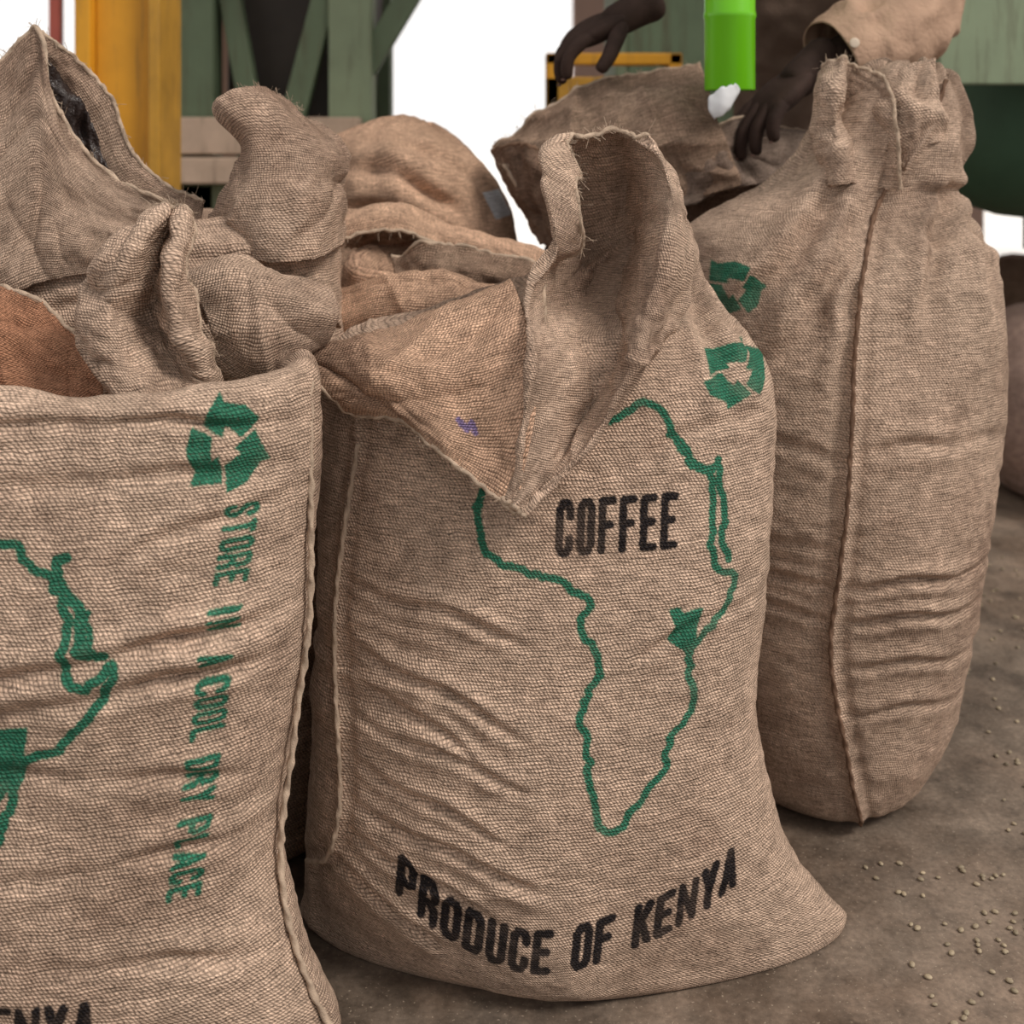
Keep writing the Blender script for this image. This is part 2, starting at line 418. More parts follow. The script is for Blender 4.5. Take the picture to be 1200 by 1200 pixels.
def recycle(cx, cz, w, h, rot=0):
    out = []
    for k in range(3):
        a0 = PI/2+k*2*PI/3+rot
        def pt(r, a): return (cx+w/2*r*math.cos(a), cz+h/2*r*math.sin(a))
        out.append(('P', [pt(1.0, a0-.76), pt(1.0, a0-.3), pt(.98, a0+.30), pt(1.20, a0+.42), pt(.80, a0+1.16), pt(.22, a0+.55), pt(.42, a0+.38), pt(.36, a0-.1), pt(.42, a0-.95), pt(.70, a0-.84)]))
    return out
def squiggle(pts, amp=.0035, seed=3):
    P = np.array(pts, float); H = hermite(np.concatenate([P, P[:, :1]*0], 1), max(12, len(P)*6))[:, :2]
    t = np.arange(len(H))
    H[:, 0] += amp*vn(t*.55, t*0+seed, 50)+amp*.4*vn(t*1.3, t*0+seed, 53); H[:, 1] += amp*vn(t*.55, t*0+seed+7.5, 51)+amp*.4*vn(t*1.3, t*0+seed, 54)
    return H.tolist()

# ------------------------------------------------------------------ wrinkles
def make_disp(seed, low=.010, rip=(), crease=(), pleat=None, fine=.0014, ridge=(), folds=()):
    def f(X, Y, Z, TH):
        d = low*fbm(X*5+seed, Z*4+Y*2, seed, 2)
        d = d+fine*fbm(X*45, Z*60+Y*20, seed+4, 2)
        for (x0, x1, z0, z1, amp, fz, sl) in rip:
            m = sstep(x0-.06, x0+.05, X)*(1-sstep(x1-.05, x1+.08, X))*sstep(z0-.03, z0+.04, Z)*(1-sstep(z1-.05, z1+.06, Z))
            m = m*sstep(-.45, .35, vn(X*5, Z*7, seed+14))
            zz = (Z+sl*X)+.014*vn(X*9, Z*6, seed+2)
            r = 1-2*np.abs(vn(X*3.2, zz*fz, seed+6))
            d = d+amp*r*m
        for (xa, za, xb, zb, amp, w) in crease:
            t = (X-xa)/(xb-xa); zl = za+(zb-za)*t+.008*vn(X*14, Z*0+seed, seed+8)+.010*np.sin(np.clip(t, 0, 1)*PI)
            g = (Z-zl)/w
            win = sstep(-.08, .25, t)*(1-sstep(.75, 1.08, t))*(.75+.4*vn(X*12, X*0, seed+17))
            d = d+amp*win*(np.exp(-(g-1.3)**2)*.9-np.exp(-g*g*2)*1.0+np.exp(-(g+1.3)**2)*.7)
        for (pts, amp, w) in ridge:
            pts = sorted(pts, key=lambda q: q[1]); xs = np.interp(Z, [q[1] for q in pts], [q[0] for q in pts])
            g = (X-xs)/w
            fr = (np.sin(TH) < .1)
            d = d+fr*amp*(np.exp(-g*g*2)-.6*np.exp(-(np.abs(g)-2.2)**2))
        for (pts, amp, w) in folds:
            pts = sorted(pts, key=lambda q: q[1]); z0 = pts[0][1]; z1 = pts[-1][1]
            xs = np.interp(Z, [q[1] for q in pts], [q[0] for q in pts])+.006*vn(Z*20, Z*0, seed+19)
            g = (X-xs)/w; win = sstep(z0, z0+.4*(z1-z0), Z)*(1-sstep(z1-.15*(z1-z0), z1, Z))*(np.sin(TH) < .2)
            d = d+win*amp*(np.exp(-g*g)-.9*np.exp(-(g-1.6)**2))
        if pleat:
            z0, z1, amp, k = pleat
            d = d+amp*sstep(z0, z1, Z)*fbm(TH*k, Z*2.5, seed+11, 2)
        return d
    return f

# ================================================================== MIDDLE SACK
E = empty('jute_coffee_sack')
rowsM = [(.000, -.22, .38, 1.46, 1.64, 1.8), (.005, -.26, .432, 1.43, 1.69, 1.45), (.018, -.28, .440, 1.416, 1.72, 1.38), (.045, -.28, .412, 1.407, 1.74, 1.5), (.085, -.28, .376, 1.402, 1.745, 1.75),
 (.15, -.277, .345, 1.396, 1.75, 2.05), (.26, -.268, .323, 1.390, 1.75, 2.15), (.44, -.255, .327, 1.40, 1.75, 2.2), (.58, -.25, .336, 1.415, 1.75, 2.2),
 (.68, -.25, .342, 1.43, 1.75, 2.2), (.73, -.245, .338, 1.44, 1.74, 2.2), (.77, -.225, .322, 1.46, 1.73, 2.1), (.80, -.12, .300, 1.50, 1.72, 2), (.835, .02, .278, 1.56, 1.72, 2),
 (.87, .11, .257, 1.59, 1.71, 2), (.91, .16, .238, 1.60, 1.70, 2), (.95, .175, .222, 1.61, 1.69, 2), (.975, .185, .21, 1.63, 1.68, 2)]
smM = [(-.19, .66), (-.206, .561), (-.217, .474), (-.218, .38), (-.212, .29), (-.215, .192), (-.232, .143), (-.262, .115)]
dM = make_disp(11, .009, rip=[(-.26, .0, .10, .46, .0045, 24, .12), (.05, .33, .05, .30, .0015, 25, -.1), (-.25, .33, .5, .75, .0018, 20, .2)],
   crease=[(-.21, .42, .02, .33, .007, .010), (-.21, .335, .03, .27, .006, .009), (-.21, .23, .05, .15, .007, .010), (-.21, .49, .02, .44, .006, .010), (.14, .42, .33, .47, .004, .010), (-.25, .15, -.08, .07, .010, .012), (.12, .64, .33, .70, .004, .013), (-.20, .38, -.03, .30, .006, .009), (-.21, .28, .0, .21, .006, .009), (-.21, .19, -.02, .12, .006, .009)],
   pleat=(.70, .85, .005, 3.5), ridge=[(smM, .004, .006)], folds=[([(.31, .66), (.28, .78), (.235, .90), (.20, .97)], .010, .016), ([(.24, .66), (.23, .76), (.215, .88)], .007, .014)])
def AM(l):
    o = []
    for x, z in l:
        k = 1+.048*((x-40)/220)**2
        o.append((x*k/1000, 1.05-(1050-z)*k/1000))
    return o
afr = [(-42, 605), (-28, 640), (10, 690), (60, 705), (100, 703), (118, 702), (135, 710), (152, 722), (172, 717), (183, 703), (190, 686), (203, 668), (216, 655), (230, 648), (236, 620), (234, 590), (233, 560), (240, 534), (258, 530), (256, 512), (238, 478), (213, 450), (208, 412), (210, 370), (190, 342), (179, 320), (180, 304), (160, 278), (140, 250), (122, 230), (104, 231), (97, 252), (91, 290), (87, 330), (81, 360), (90, 390), (103, 412), (100, 436), (84, 456), (82, 474), (90, 490), (71, 506), (60, 517), (40, 520), (10, 530), (-15, 540), (-28, 550), (-37, 578), (-42, 605)]
gr = [('L', squiggle(AM(afr)), 4.6), ('L', squiggle(AM([(243, 664), (242, 640), (247, 610), (246, 575), (250, 545)]), .003, 9), 4.6),
      ('L', squiggle(AM([(190, 690), (200, 675), (222, 650), (240, 655)]), .004, 12), 5.),
      ('P', AM([(182, 488), (196, 492), (200, 485), (208, 489), (223, 493), (216, 470), (214, 450), (206, 432), (198, 442), (181, 452), (190, 470)]))]
gr += recycle(.282, .744, .098, .070, .35)
def basePK(s, t):
    x = -.135+s; z = .064+.066*((x-.035)/.16)**2*(1 if x < .035 else .42)
    return (x+.10*t, z+t)
def baseCF(s, t): return (.055+s+.05*t, .548+s*.03+t)
bl = lettering('COFFEE', baseCF, .056, .0252, .0122, 4.9)+lettering('PRODUCE OF KENYA', basePK, .046, .0268, .0142, 5.3)
body, fyM = sack_body('body', rowsM, M_PRINT, E, 620, 500, dM, {'ink_green': gr, 'ink_black': bl}, .55)
seam('side_seam', smM, fyM, E, dM, .0032)
flap = [[(-.263, 1.6, .71), (-.171, 1.6, .72), (-.08, 1.6, .74), (0, 1.58, .78)],
 [(-.276, 1.52, .775), (-.171, 1.5, .790), (-.086, 1.5, .823), (.0, 1.48, .860)],
 [(-.258, 1.46, .762), (-.152, 1.42, .776), (-.07, 1.40, .775), (.022, 1.40, .80)],
 [(-.221, 1.445, .733), (-.13, 1.395, .725), (-.054, 1.380, .710), (.027, 1.365, .727)],
 [(-.190, 1.455, .703), (-.109, 1.39, .69), (-.048, 1.365, .652), (.004, 1.345, .617)]]
cloth('mouth_flap', flap, M_WARM, E, .003, .007, 21, hem=('b', 'l'), fr=14, nf=12, fa=.009, frayed='b',
  art={'ink_blue': [('L', [(-.062, .710), (-.052, .700), (-.046, .708), (-.042, .697)], 3.6)]})
ear = [[(.000, 1.36, .632), (-.003, 1.352, .628), (.002, 1.347, .623), (.008, 1.345, .620), (.013, 1.355, .618), (.041, 1.42, .634)],
 [(.018, 1.385, .70), (.010, 1.36, .70), (.035, 1.375, .685), (.065, 1.405, .672), (.089, 1.375, .685), (.104, 1.46, .685)],
 [(.035, 1.42, .785), (.020, 1.37, .785), (.060, 1.42, .765), (.105, 1.465, .755), (.142, 1.385, .777), (.168, 1.48, .754)],
 [(.045, 1.50, .865), (.023, 1.44, .860), (.072, 1.55, .845), (.130, 1.58, .843), (.170, 1.42, .857), (.222, 1.52, .833)],
 [(.085, 1.50, .898), (.052, 1.45, .914), (.104, 1.62, .888), (.158, 1.64, .899), (.191, 1.45, .941), (.244, 1.56, .894)],
 [(.080, 1.47, .955), (.037, 1.445, .990), (.088, 1.62, .986), (.150, 1.65, .991), (.194, 1.47, .985), (.226, 1.58, .945)],
 [(.080, 1.49, .985), (.048, 1.47, 1.020), (.090, 1.58, 1.035), (.142, 1.60, 1.040), (.186, 1.52, 1.018), (.214, 1.60, .975)],
 [(.088, 1.515, .985), (.070, 1.51, 1.022), (.105, 1.56, 1.045), (.142, 1.57, 1.047), (.174, 1.55, 1.030), (.200, 1.61, .990)]]
cloth('mouth_ear', ear, M_BUR, E, .003, .006, 31, hem=('b', 'l', 't'), fr=14, nf=10, fa=.008, frayed='bl')

# ================================================================== LEFT FRONT SACK
E = empty('jute_coffee_sack')
rowsL = [(.0, -.76, -.26, 1.28, 1.44, 2), (.006, -.80, -.21, 1.25, 1.47, 1.9), (.03, -.83, -.185, 1.22, 1.49, 1.8), (.12, -.82, -.226, 1.20, 1.51, 2), (.225, -.81, -.25, 1.195, 1.52, 2.1), (.37, -.81, -.238, 1.195, 1.52, 2.2),
 (.516, -.82, -.22, 1.20, 1.52, 2.2), (.613, -.82, -.219, 1.21, 1.52, 2.25), (.70, -.82, -.221, 1.215, 1.52, 2.3), (.74, -.82, -.223, 1.215, 1.52, 2.3),
 (.765, -.818, -.224, 1.216, 1.515, 2.3), (.782, -.805, -.236, 1.235, 1.50, 2.3), (.772, -.79, -.258, 1.262, 1.49, 2.3), (.72, -.78, -.27, 1.27, 1.48, 2.3), (.69, -.74, -.31, 1.30, 1.45, 2)]
dL = make_disp(42, .010, rip=[(-.8, -.25, .08, .55, .0028, 22, -.1), (-.5, -.22, .6, .76, .003, 14, -.1)],
   crease=[(-.60, .47, -.22, .535, .013, .012), (-.56, .445, -.22, .49, .010, .012), (-.65, .40, -.24, .36, .006, .012), (-.42, .60, -.21, .66, .005, .012), (-.6, .27, -.25, .30, .006, .012), (-.7, .66, -.22, .69, .007, .014), (-.5, .2, -.24, .16, .006, .012), (-.7, .735, -.22, .735, .007, .009)],
   pleat=(.55, .76, .008, 3))
la = [(-640, 640), (-590, 655), (-540, 640), (-517, 630), (-499, 628), (-486, 607), (-472, 601), (-460, 594), (-452, 572), (-448, 545), (-452, 515), (-448, 496), (-432, 488), (-404, 506), (-408, 482), (-432, 450), (-465, 420), (-490, 412), (-500, 392), (-508, 362), (-517, 338), (-530, 300)]
def AL(l): return [(x/1000, z/1000) for x, z in l]
gl = [('L', squiggle(AL(la)), 5.0), ('L', squiggle(AL([(-452, 618), (-462, 592), (-440, 570), (-436, 545), (-432, 520), (-416, 516)]), .004, 8), 5.8),
      ('L', squiggle(AL([(-430, 560), (-426, 535), (-420, 518)]), .002, 5), 3.5),
      ('P', AL([(-560, 450), (-530, 444), (-508, 446), (-486, 448), (-490, 425), (-488, 412), (-505, 385), (-530, 350), (-560, 380)]))]
gl += recycle(-.300, .716, .074, .096, -.25)
ux, uz = (-.058, -.41); LL = math.hypot(ux, uz); ux /= LL; uz /= LL
def baseST(s, t): return (-.298+ux*s-uz*t, .652+uz*s+ux*t*0.4)
gl += lettering('STORE IN A COOL DRY PLACE', baseST, .027, .0174, .0094, 2.9)
bl = lettering('PRODUCE OF KENYA', lambda s, t: (-.838+s+.1*t, .114+t), .048, .0270, .0145, 5.0)
_, fyL = sack_body('body', rowsL, M_PRINT, E, 620, 440, dL, {'ink_green': gl, 'ink_black': bl}, .5)
seam('side_seam', [(-.226, .77), (-.2245, .6), (-.226, .5), (-.243, .37), (-.256, .22), (-.233, .12), (-.195, .04)], fyL, E, dL, .0035)
cloth('mouth_ear', [
 [(-.455, 1.40, .74), (-.461, 1.36, .750), (-.42, 1.315, .752), (-.37, 1.33, .745), (-.33, 1.37, .745), (-.345, 1.40, .75)],
 [(-.465, 1.42, .82), (-.495, 1.370, .818), (-.445, 1.335, .815), (-.415, 1.405, .812), (-.365, 1.345, .805), (-.36, 1.40, .80)],
 [(-.465, 1.43, .88), (-.496, 1.380, .872), (-.450, 1.345, .870), (-.425, 1.43, .868), (-.385, 1.35, .862), (-.380, 1.41, .855)],
 [(-.440, 1.46, .92), (-.465, 1.40, .92), (-.430, 1.37, .925), (-.415, 1.44, .925), (-.388, 1.385, .922), (-.385, 1.43, .91)],
 [(-.425, 1.46, .94), (-.430, 1.43, .945), (-.415, 1.42, .952), (-.405, 1.44, .956), (-.392, 1.43, .95), (-.392, 1.45, .94)]], M_BUR, E, .003, .007, 51, hem=('l', 'r', 'b'), fr=20, nf=12, fa=.008, frayed='lrb')
cloth('mouth_roll', [
 [(-.40, 1.56, .80), (-.355, 1.56, .81), (-.28, 1.56, .80), (-.222, 1.55, .79)],
 [(-.412, 1.51, .860), (-.364, 1.51, .882), (-.289, 1.51, .867), (-.228, 1.50, .845)],
 [(-.389, 1.46, .845), (-.334, 1.45, .850), (-.268, 1.45, .846), (-.212, 1.46, .826)],
 [(-.365, 1.45, .779), (-.315, 1.43, .758), (-.268, 1.44, .770), (-.222, 1.45, .785)],
 [(-.39, 1.49, .74), (-.33, 1.48, .72), (-.28, 1.48, .73), (-.235, 1.48, .75)]], M_BUR, E, .0033, .008, 61, hem=(), fr=10, nf=8, fa=.008)
cloth('mouth_back', [
 [(-.80, 1.54, .90), (-.728, 1.53, .885), (-.643, 1.52, .848), (-.578, 1.50, .82), (-.505, 1.48, .785)],
 [(-.78, 1.48, .83), (-.71, 1.47, .82), (-.62, 1.46, .80), (-.56, 1.45, .78), (-.49, 1.43, .76)],
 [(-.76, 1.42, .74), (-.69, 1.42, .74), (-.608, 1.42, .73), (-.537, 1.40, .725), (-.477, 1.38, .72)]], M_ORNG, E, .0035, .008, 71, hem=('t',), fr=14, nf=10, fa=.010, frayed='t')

# ================================================================== LEFT BACK SACK
E = empty('jute_coffee_sack')
rowsB = [(.0, -.88, -.32, 1.66, 1.90, 2), (.01, -.93, -.27, 1.62, 1.95, 2), (.1, -.95, -.25, 1.59, 1.98, 2.1), (.4, -.94, -.25, 1.58, 1.98, 2.2), (.7, -.94, -.25, 1.58, 1.98, 2.2), (.83, -.93, -.252, 1.585, 1.97, 2.2),
 (.89, -.93, -.255, 1.60, 1.95, 2.2), (.92, -.92, -.262, 1.63, 1.93, 2.2), (.915, -.90, -.28, 1.66, 1.90, 2.2), (.85, -.88, -.30, 1.68, 1.88, 2.1), (.83, -.84, -.34, 1.70, 1.86, 2)]
dB = make_disp(77, .012, rip=[(-.9, -.25, .6, .95, .003, 12, .3)], crease=[(-.66, .80, -.3, .86, .008, .014), (-.5, .88, -.27, .84, .008, .014)])
sack_body('body', rowsB, M_BUR, E, 260, 240, dB)
cloth('mouth_ear_front', [
 [(-.80, 1.62, 1.085), (-.694, 1.62, 1.14), (-.644, 1.62, 1.185), (-.607, 1.60, 1.073), (-.544, 1.60, .992), (-.455, 1.60, .942)],
 [(-.78, 1.585, .959), (-.682, 1.575, .97), (-.628, 1.57, 1.0), (-.579, 1.57, .965), (-.523, 1.575, .936), (-.450, 1.585, .919)],
 [(-.775, 1.575, .823), (-.682, 1.57, .823), (-.625, 1.57, .845), (-.568, 1.57, .857), (-.511, 1.57, .868), (-.445, 1.58, .87)]], M_BUR, E, .0038, .008, 81, hem=('t',), fr=10, nf=12, fa=.012, fw=.014, frayed='t')
cloth('mouth_ear_back', [
 [(-.655, 1.66, 1.185), (-.608, 1.70, 1.136), (-.574, 1.72, 1.086), (-.545, 1.72, 1.012), (-.502, 1.72, .972), (-.44, 1.70, .945)],
 [(-.66, 1.66, 1.13), (-.64, 1.70, 1.07), (-.615, 1.71, 1.0), (-.58, 1.71, .95), (-.53, 1.70, .92), (-.44, 1.68, .90)]], M_BUR, E, .0045, .004, 83, hem=('t',), fr=10, frayed='t')
cloth('plastic_liner', [
 [(-.655, 1.645, 1.16), (-.620, 1.68, 1.11), (-.590, 1.69, 1.05), (-.568, 1.69, .99), (-.545, 1.69, .95)],
 [(-.655, 1.64, 1.08), (-.64, 1.65, 1.02), (-.62, 1.66, .96), (-.59, 1.66, .93), (-.56, 1.66, .91)]], M_LINER, E, .004, .008, 85, fr=40, thick=.001)
cloth('mouth_ear_side', [
 [(-.44, 1.76, .88), (-.455, 1.70, .88), (-.40, 1.66, .875), (-.336, 1.615, .87), (-.27, 1.64, .87), (-.253, 1.72, .88), (-.27, 1.82, .88)],
 [(-.38, 1.77, .944), (-.405, 1.70, .955), (-.375, 1.64, .965), (-.33, 1.62, .968), (-.27, 1.65, .97), (-.250, 1.72, .971), (-.27, 1.82, .97)],
 [(-.325, 1.73, 1.015), (-.365, 1.67, 1.02), (-.355, 1.63, 1.03), (-.306, 1.64, 1.030), (-.268, 1.66, 1.020), (-.248, 1.71, 1.010), (-.265, 1.79, 1.0)],
 [(-.340, 1.72, 1.050), (-.398, 1.66, 1.072), (-.392, 1.62, 1.092), (-.345, 1.655, 1.100), (-.305, 1.68, 1.080), (-.275, 1.71, 1.050), (-.275, 1.77, 1.035)],
 [(-.340, 1.74, 1.05), (-.375, 1.70, 1.080), (-.377, 1.67, 1.098), (-.343, 1.69, 1.102), (-.315, 1.71, 1.085), (-.285, 1.74, 1.055), (-.285, 1.78, 1.035)]], M_BUR, E, .0035, .006, 87, hem=('l',), fr=12, nf=12, fa=.010, frayed='lb')

# ================================================================== CENTRE FRONT (behind flap)
E = empty('jute_coffee_sack')
rows = [(.0, -.20, .03, 1.86, 2.02, 2), (.01, -.25, .06, 1.82, 2.06, 2), (.1, -.265, .08, 1.79, 2.08, 2), (.5, -.265, .08, 1.78, 2.08, 2.1), (.72, -.265, .08, 1.785, 2.08, 2.1, 0, .1),
 (.80, -.262, .075, 1.79, 2.08, 2.1, 0, .12), (.83, -.255, .07, 1.805, 2.07, 2.1, 0, .15), (.82, -.245, .06, 1.82, 2.055, 2.1, 0, .15), (.70, -.235, .055, 1.835, 2.045, 2.1, 0, .1), (.60, -.22, .04, 1.85, 2.03, 2)]
sack_body('body', rows, M_WARM, E, 240, 220, make_disp(91, .014, rip=[(-.3, .1, .7, .9, .004, 12, .3)], pleat=(.6, .8, .010, 3)))
cloth('mouth_rim_back', [
 [(-.285, 2.02, .85), (-.23, 2.07, .84), (-.12, 2.08, .83), (0., 2.07, .80), (.09, 2.03, .78)],
 [(-.285, 2.00, .915), (-.22, 2.04, .920), (-.12, 2.07, .895), (0., 2.05, .855), (.09, 2.01, .825)],
 [(-.275, 1.93, .900), (-.20, 1.97, .908), (-.11, 2.00, .875), (.0, 2.0, .842), (.08, 1.97, .815)],
 [(-.27, 1.92, .875), (-.20, 1.96, .885), (-.11, 1.99, .855), (.0, 1.99, .825), (.07, 1.96, .80)]], M_WARM, E, .0038, .008, 93, hem=('b',), fr=12, frayed='b')
cloth('mouth_dark_fold', [
 [(-.20, 1.95, .84), (-.13, 1.93, .865), (-.05, 1.92, .862), (.03, 1.93, .83), (.08, 1.95, .80)],
 [(-.19, 1.93, .80), (-.12, 1.90, .825), (-.04, 1.89, .825), (.03, 1.90, .80), (.08, 1.92, .77)],
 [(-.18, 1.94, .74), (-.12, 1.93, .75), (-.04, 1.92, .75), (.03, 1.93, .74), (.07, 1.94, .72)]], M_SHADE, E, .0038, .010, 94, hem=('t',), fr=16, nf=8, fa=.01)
cloth('mouth_lip', [
 [(-.27, 1.86, .76), (-.20, 1.84, .79), (-.12, 1.84, .80), (-.03, 1.84, .79), (.05, 1.86, .76)],
 [(-.272, 1.82, .80), (-.20, 1.79, .828), (-.12, 1.79, .835), (-.03, 1.80, .815), (.05, 1.82, .79)],
 [(-.26, 1.77, .77), (-.19, 1.755, .795), (-.12, 1.75, .795), (-.03, 1.76, .785), (.05, 1.775, .765)],
 [(-.25, 1.77, .72), (-.19, 1.76, .73), (-.12, 1.76, .73), (-.03, 1.765, .72), (.05, 1.775, .70)]], M_WARM, E, .0038, .008, 95, hem=(), fr=10, nf=9, fa=.009)

# ================================================================== CENTRE BACK
E = empty('jute_coffee_sack')
rows = [(.0, -.32, -.04, 2.18, 2.42, 2), (.01, -.37, .0, 2.14, 2.46, 2), (.1, -.39, .03, 2.12, 2.5, 2), (.6, -.385, .045, 2.11, 2.5, 2.1), (.80, -.375, .035, 2.12, 2.5, 2.1), (.90, -.365, .005, 2.14, 2.47, 2),
 (.97, -.36, -.045, 2.16, 2.45, 2), (1.01, -.35, -.085, 2.20, 2.42, 2), (1.04, -.30, -.12, 2.25, 2.38, 2), (1.055, -.22, -.15, 2.29, 2.34, 2)]
sack_body('body', rows, M_WARM, E, 240, 220, make_disp(101, .016, rip=[(-.4, .05, .8, 1.05, .007, 8, .5)], crease=[(-.3, .98, -.08, .90, .016, .016), (-.34, .92, -.1, .86, .014, .014), (-.2, 1.0, -.05, .95, .010, .012)], pleat=(.8, 1.0, .018, 2.5)),
  {'label_white': [('P', [(-.055, .93), (-.025, .935), (.0, .885), (-.03, .88)])]})

# ================================================================== RIGHT SACK
E = empty('jute_coffee_sack')
rowsR = [(.0, .42, .56, 1.85, 2.02, 2), (.006, .37, .62, 1.80, 2.06, 1.7), (.03, .34, .665, 1.765, 2.09, 1.5), (.09, .32, .695, 1.75, 2.11, 1.7), (.23, .30, .722, 1.735, 2.13, 1.9), (.35, .29, .742, 1.73, 2.14, 2),
 (.49, .28, .768, 1.73, 2.15, 2.1), (.65, .272, .785, 1.735, 2.15, 2.15), (.77, .27, .795, 1.745, 2.15, 2.15), (.84, .270, .788, 1.765, 2.13, 2.1), (.88, .28, .768, 1.785, 2.10, 2.1),
 (.91, .31, .738, 1.80, 2.08, 2.1), (.945, .355, .722, 1.815, 2.05, 2.1), (.98, .41, .728, 1.825, 2.03, 2.1), (1.02, .455, .738, 1.835, 2.0, 2.1), (1.07, .49, .734, 1.845, 1.98, 2.1), (1.11, .525, .722, 1.855, 1.96, 2),
 (1.14, .565, .708, 1.87, 1.945, 2), (1.145, .59, .69, 1.885, 1.93, 2), (1.09, .60, .68, 1.89, 1.925, 2)]
smR = [(.672, 1.125), (.640, 1.05), (.605, 1.0), (.565, .945), (.542, .90), (.515, .82), (.50, .737), (.490, .62), (.481, .487), (.470, .38), (.4625, .30), (.470, .22), (.485, .15), (.505, .06), (.519, .015)]
dR = make_disp(121, .011, rip=[(.3, .78, .25, .50, .0032, 22, .02), (.3, .7, .05, .22, .0028, 22, -.1), (.3, .75, .55, .85, .003, 8, .5)],
   crease=[(.30, .375, .47, .385, .009, .010), (.48, .385, .74, .38, .010, .010), (.30, .33, .47, .335, .008, .010), (.48, .335, .72, .325, .009, .010), (.3, .43, .48, .44, .005, .012), (.3, .60, .48, .57, .006, .014), (.50, .58, .76, .575, .006, .014), (.48, .27, .71, .25, .006, .010), (.48, .2, .7, .18, .005, .010), (.60, .89, .80, .86, .014, .016), (.62, .95, .76, .925, .018, .015)],
   pleat=(.90, 1.04, .013, 2.2), ridge=[(smR, .006, .008)],
   folds=[([(.35, .66), (.42, .80), (.50, .92), (.54, 1.03)], .018, .022), ([(.30, .74), (.36, .83), (.44, .92), (.50, 1.0)], .016, .020), ([(.58, .70), (.60, .85), (.65, .97), (.70, 1.08)], .018, .018), ([(.72, .70), (.70, .85), (.69, .95), (.70, 1.05)], .014, .020), ([(.44, .60), (.48, .80), (.56, .98), (.60, 1.1)], .012, .014)])
_, fyR = sack_body('body', rowsR, M_PRINT, E, 480, 460, dR, {'ink_green': recycle(.335, .808, .08, .08, .2)}, .45)
seam('side_seam', smR, fyR, E, dR, .0032, M_ROPED)
cloth('mouth_ear', [
 [(.52, 1.90, .95), (.485, 1.84, .955), (.495, 1.805, .965), (.54, 1.83, .96), (.59, 1.815, .955)],
 [(.505, 1.90, 1.03), (.468, 1.86, 1.035), (.490, 1.81, 1.04), (.525, 1.88, 1.045), (.585, 1.81, 1.04)],
 [(.515, 1.90, 1.09), (.474, 1.87, 1.10), (.494, 1.82, 1.10), (.522, 1.89, 1.10), (.580, 1.82, 1.09)],
 [(.53, 1.92, 1.13), (.496, 1.89, 1.145), (.510, 1.85, 1.158), (.53, 1.90, 1.155), (.575, 1.85, 1.13)]], M_BUR, E, .0035, .006, 131, hem=('r', 'b'), fr=18, nf=8, fa=.007, frayed='rb')
cloth('mouth_fold', [
 [(.575, 1.84, 1.00), (.62, 1.815, 1.02), (.67, 1.83, 1.03)],
 [(.565, 1.86, 1.07), (.60, 1.82, 1.09), (.655, 1.835, 1.09)],
 [(.575, 1.88, 1.12), (.61, 1.86, 1.145), (.66, 1.86, 1.16)]], M_BUR, E, .004, .008, 133, hem=('l',), fr=16)

# ================================================================== DARK BACK SACK (being filled)
E = empty('jute_coffee_sack')
rows = [(.0, .12, .42, 2.2, 2.4, 2), (.01, .08, .45, 2.18, 2.44, 2), (.1, .06, .47, 2.16, 2.46, 2), (.6, .055, .48, 2.15, 2.46, 2.1), (.8, .06, .50, 2.16, 2.45, 2), (.92, .08, .54, 2.18, 2.43, 2), (.98, .14, .56, 2.2, 2.4, 2), (.985, .2, .50, 2.24, 2.36, 2), (.93, .24, .46, 2.27, 2.33, 2)]
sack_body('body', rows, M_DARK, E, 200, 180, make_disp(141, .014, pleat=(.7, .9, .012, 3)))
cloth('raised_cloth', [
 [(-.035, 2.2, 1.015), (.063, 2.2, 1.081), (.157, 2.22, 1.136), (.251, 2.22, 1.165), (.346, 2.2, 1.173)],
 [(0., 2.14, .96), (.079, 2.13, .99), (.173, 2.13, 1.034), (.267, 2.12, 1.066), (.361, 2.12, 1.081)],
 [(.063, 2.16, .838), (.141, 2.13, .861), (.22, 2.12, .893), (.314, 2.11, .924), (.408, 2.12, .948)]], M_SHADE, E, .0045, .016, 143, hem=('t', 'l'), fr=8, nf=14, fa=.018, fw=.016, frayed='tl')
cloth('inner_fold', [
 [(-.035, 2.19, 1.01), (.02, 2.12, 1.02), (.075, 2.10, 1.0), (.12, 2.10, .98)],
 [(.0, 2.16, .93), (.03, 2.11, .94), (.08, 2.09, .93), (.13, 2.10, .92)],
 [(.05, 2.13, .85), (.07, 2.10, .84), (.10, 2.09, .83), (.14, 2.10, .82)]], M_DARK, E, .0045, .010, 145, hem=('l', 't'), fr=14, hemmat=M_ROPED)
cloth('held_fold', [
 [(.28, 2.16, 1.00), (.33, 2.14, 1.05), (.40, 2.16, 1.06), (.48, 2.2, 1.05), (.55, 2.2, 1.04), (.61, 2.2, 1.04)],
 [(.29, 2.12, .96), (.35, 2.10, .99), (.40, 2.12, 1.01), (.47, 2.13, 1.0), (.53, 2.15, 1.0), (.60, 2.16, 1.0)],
 [(.30, 2.12, .91), (.36, 2.11, .93), (.42, 2.11, .95), (.48, 2.12, .95), (.53, 2.13, .95), (.60, 2.15, .95)]], M_GREY, E, .0045, .014, 147, hem=('t',), fr=12, nf=10, fa=.012)

